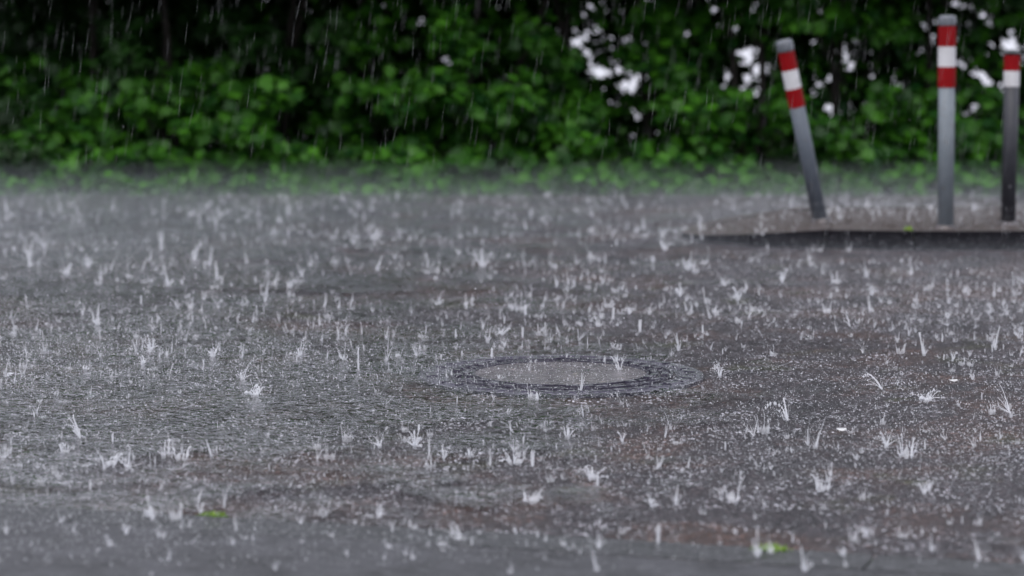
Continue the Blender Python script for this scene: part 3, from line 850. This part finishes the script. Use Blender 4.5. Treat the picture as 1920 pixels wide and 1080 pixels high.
named = [  # px, py of the foot, width px, height px, style, label
 (1655, 730, 62, 48, 'fan', 'long splash of jets shooting one way, between manhole and pointed scrap'),
 (1740, 750, 62, 24, 'mound', 'broad dense white burst of a splash just below the pointed white scrap'),
 (1478, 788, 46, 54, 'fan', 'tall ragged splash on the asphalt between the manhole and the rectangular scrap'),
 (1350, 706, 34, 40, 'star', 'bright splash close beside the manhole frame'),
 (922, 672, 10, 30, 'jet', 'single upright water jet rising behind the manhole ring'),
 (1007, 751, 8, 22, 'jet', 'small hooked jet in front of the manhole ring'),
 (1110, 897, 70, 28, 'mound', 'wide flat white burst splash in front of the manhole, toward the kerb'),
 (965, 868, 52, 40, 'crown', 'crown splash in front of the manhole, above a second crown'),
 (998, 940, 52, 42, 'crown', 'blurred crown splash nearer the kerb, in front of the manhole'),
 (1222, 952, 24, 34, 'star', 'narrow curved splash beside the flat burst splash'),
 (1368, 938, 66, 48, 'crown', 'large cup shaped splash with tall side walls on rusty asphalt'),
 (1542, 918, 52, 46, 'crown', 'open crown splash below the rectangular scrap'),
 (1700, 856, 52, 50, 'crown', 'tall double crown splash past the rectangular scrap'),
 (1662, 838, 40, 40, 'star', 'spindly splash joined to the double crown splash'),
 (1733, 925, 40, 34, 'star', 'low faint splash on the dark wet patch'),
 (1625, 1003, 34, 22, 'star', 'soft blurred splash next to the moss strip'),
 (1895, 775, 60, 50, 'fan', 'leaning splash at the edge of view past the flat white burst'),
 (480, 742, 56, 34, 'mound', 'dense white splash in the pale water left of the manhole'),
 (455, 712, 50, 46, 'star', 'scattered droplets splash above the dense white splash'),
 (240, 878, 54, 40, 'star', 'star shaped splash in the pale water with thin arms'),
 (340, 860, 46, 36, 'crown', 'shell shaped crown splash beside the star shaped splash'),
 (205, 872, 50, 34, 'crown', 'low ring splash touching the star shaped splash'),
 (122, 848, 30, 22, 'crown', 'small dome splash on the pale water'),
 (150, 822, 34, 50, 'fan', 'bent stringy splash above the small dome splash'),
 (281, 972, 28, 26, 'mound', 'round blurred white drop splash on the kerb line'),
 (865, 1018, 60, 46, 'fan', 'big soft diagonal splash on the kerb stones'),
 (705, 968, 46, 26, 'crown', 'low soft crown splash just before the kerb line'),
 (400, 670, 34, 26, 'mound', 'chunky white splash in the smooth water'),
 (282, 655, 44, 28, 'mound', 'bluish white splash lump beyond the pale water'),
 (268, 684, 30, 24, 'star', 'small splash right under the bluish lump'),
 (545, 540, 22, 20, 'mound', 'bright compact splash in the misty far water'),
 (672, 694, 30, 60, 'jet', 'tall thin splash beside the pale patch'),
 (562, 668, 40, 34, 'star', 'faint wide splash near the brownish patch'),
 (822, 570, 24, 26, 'crown', 'soft white cup splash behind the manhole'),
 (986, 590, 16, 22, 'jet', 'soft short jet behind the manhole centre'),
 (1142, 575, 30, 26, 'crown', 'soft pair of jets behind the manhole'),
 (1180, 588, 22, 22, 'mound', 'compact bright splash beside the soft pair of jets'),
 (942, 628, 28, 18, 'mound', 'small square white splash behind the upright jet'),
 (1245, 468, 32, 24, 'mound', 'blurred white splash off the tip of the island'),
 (1275, 555, 30, 20, 'mound', 'pale splash with a yellowish foot beyond the manhole'),
 (1358, 535, 46, 34, 'star', 'loose spreading splash in front of the island tip'),
 (1385, 562, 26, 26, 'mound', 'bright splash beneath the loose spreading splash'),
 (1467, 528, 22, 24, 'mound', 'compact splash in front of the leaning bollard'),
 (1568, 530, 34, 32, 'crown', 'pair of bright jets in front of the leaning bollard'),
 (1550, 585, 26, 30, 'crown', 'twin pronged splash below the pair of bright jets'),
 (1594, 612, 22, 28, 'fan', 'short hooked splash nearest below the twin prongs'),
 (1635, 553, 22, 24, 'mound', 'white splash between leaning and tall bollards, further out'),
 (1290, 505, 44, 34, 'mound', 'large pale splash blot in front of the island tip'),
 (905, 500, 64, 44, 'mound', 'largest blurred white splash in the misty far water'),
 (165, 500, 30, 26, 'mound', 'bluish blurred splash in the far corner water'),
 (365, 488, 34, 34, 'mound', 'light blue blurred splash in the far pale water'),
 (832, 862, 20, 30, 'star', 'little splash between two larger crowns'),
 (778, 838, 40, 32, 'mound', 'wide milky splash in front of the pale patch'),
 (712, 838, 40, 34, 'star', 'wispy splash beside the milky splash')]
for idx, (px, py, wp, hp, st, lab) in enumerate(named):
    c = ground(px, py, .004); s = c.length / FPX
    V, F = splash_arrays(wp * s, hp * s, st, 100 + idx)
    me = mesh_np('water_jets', V, F, [M_SPLASH])
    o = empty('rain_splash', c, lab.replace(' left of', ' beside'), 'splash', 'raindrop splashes on the flooded asphalt')
    link('water_jets', me, o, kind='stuff')

def scatter_mesh(name, templates, spots, m, obj_label=None):
    """spots: (x, y, z, scale, rotation, index)"""
    VV = []; FF = []; b = 0
    for x, y, z, s, a, i in spots:
        V, F = templates[i]
        ca, sa = math.cos(a) * s, math.sin(a) * s
        W = np.stack([V[:, 0] * ca - V[:, 1] * sa + x, V[:, 0] * sa + V[:, 1] * ca + y, V[:, 2] * s + z], 1)
        VV.append(W); FF.append(F + b); b += len(V)
    me = mesh_np(name, np.concatenate(VV), np.concatenate(FF), [m])
    o = link(name, me, kind='stuff')
    if obj_label: o['label'] = obj_label
    return o

styles = ['crown', 'star', 'mound', 'jet', 'fan', 'star', 'mound', 'crown']
temps = [splash_arrays(random.uniform(.025, .065), random.uniform(.03, .065), styles[i % 8], 500 + i, 1) for i in range(40)]
spots = []
for _ in range(10500):
    y = 5.1 + (14.2 - 5.1) * rng.random() ** .72
    x = rng.uniform(-1, 1) * (.2 * y + .25)
    z = .002 if y > slope_y(x) else .012
    if x > tipx and isl_y0 < y < isl_y1: z = kz(x)
    sc_ = min(1.35, .37 * rng.lognormal(0, .6)) * (.85 if y < 8.5 else .95)
    if rng.random() > .62 + .75 * math.sin(1.9 * x + 2.3 * y + 2 * math.sin(1.1 * y)) * math.sin(2.7 * x - 1.3 * y): continue
    if x > tipx - .1 and isl_y0 - .5 < y < isl_y0 and rng.random() < .75: continue
    spots.append((x, y, z, sc_, rng.uniform(0, 6.28), int(rng.integers(0, 40))))
scatter_mesh('small_rain_splashes', temps, spots, M_SMALL, 'mass of small splashes over the flooded asphalt')

# fine spray: loose droplets hanging low over the water
n = 300000
y = 5.2 + 9.4 * rng.random(n) ** .9; x = rng.uniform(-1, 1, n) * (.2 * y + .2)
# spray hangs in drifting patches
pu = rng.uniform(0, 6.28, (6,)); pk = rng.normal(0, 2.2, (6, 2))
dens = sum(np.sin(pk[i, 0] * x + pk[i, 1] * y + pu[i]) for i in range(6)) / 6
keep = rng.random(n) < .55 + 1.2 * dens
x = x[keep]; y = y[keep]; n = len(x)
h = rng.exponential(.022, n) + .003
h = np.where(rng.random(n) < .12, rng.exponential(.09, n), h)
rad = np.minimum(.0028, .00095 * rng.lognormal(0, .45, n))
P = np.stack([x, y, h + np.where((x > tipx) & (y > isl_y0) & (y < isl_y1), IZ, 0)], 1)
V = (P[:, None] + TET_V[None] * rad[:, None, None]).reshape(-1, 3)
F = (TET_F[None] + (np.arange(n) * 4)[:, None, None]).reshape(-1, 3)
link('rain_spray', mesh_np('rain_spray', V, F, [M_FINE]), kind='stuff', label='fine droplets of spray over the water')

# falling rain: slender drops slanting down, everywhere in the air
n = 2600
y = rng.uniform(5.0, 14.6, n); x = rng.uniform(-1, 1, n) * (.2 * y + .2); z = rng.uniform(.02, 1.25, n)
ln = rng.uniform(.03, .085, n); wd = rng.uniform(.0004, .0008, n); sl = rng.normal(.14, .05, n)
V0 = []
for t, q in ((-.5, 0), (-.1, 1), (.5, 0)):
    if q == 0: V0.append((0, 0, t))
    else: V0 += [(1, 0, t), (-.5, .87, t), (-.5, -.87, t)]
V0 = np.array(V0); F0 = np.array([(0, 2, 1), (0, 3, 2), (0, 1, 3), (4, 1, 2), (4, 2, 3), (4, 3, 1)])
V = np.empty((n, 5, 3))
V[:, :, 0] = x[:, None] + V0[None, :, 0] * wd[:, None] + V0[None, :, 2] * (ln * sl)[:, None]
V[:, :, 1] = y[:, None] + V0[None, :, 1] * wd[:, None]
V[:, :, 2] = z[:, None] + V0[None, :, 2] * ln[:, None]
F = (F0[None] + (np.arange(n) * 5)[:, None, None]).reshape(-1, 3)
link('falling_rain', mesh_np('falling_rain', V.reshape(-1, 3), F, [M_STREAK]), kind='stuff', label='slanting raindrops falling in front of the hedge')

# ------------------------------------------------------------------ low mist of spray
m, nt, out = mat('haze')
pv = N(nt, 'ShaderNodeVolumePrincipled')
pv.inputs['Color'].default_value = (.86, .92, 1.0, 1)
pv.inputs['Density'].default_value = .115
pv.inputs['Anisotropy'].default_value = .2
L(nt, pv.outputs[0], out.inputs['Volume'])
mb = MB()       # the spray thickens and rises towards the hedge: a low wedge of even mist
pr_ = [(8.6, -1.06), (16.2, -1.06), (16.2, .16), (14.2, .15), (12.2, .085), (10.6, .035), (8.6, .008)]
mb.add([(-9, y_, z_) for y_, z_ in pr_] + [(9, y_, z_) for y_, z_ in pr_],
       [tuple(reversed(range(7))), tuple(range(7, 14))] + [(i, (i + 1) % 7, 7 + (i + 1) % 7, 7 + i) for i in range(7)])
link('haze', mb.me('haze', m), kind='stuff', label='low mist of spray over the far water')
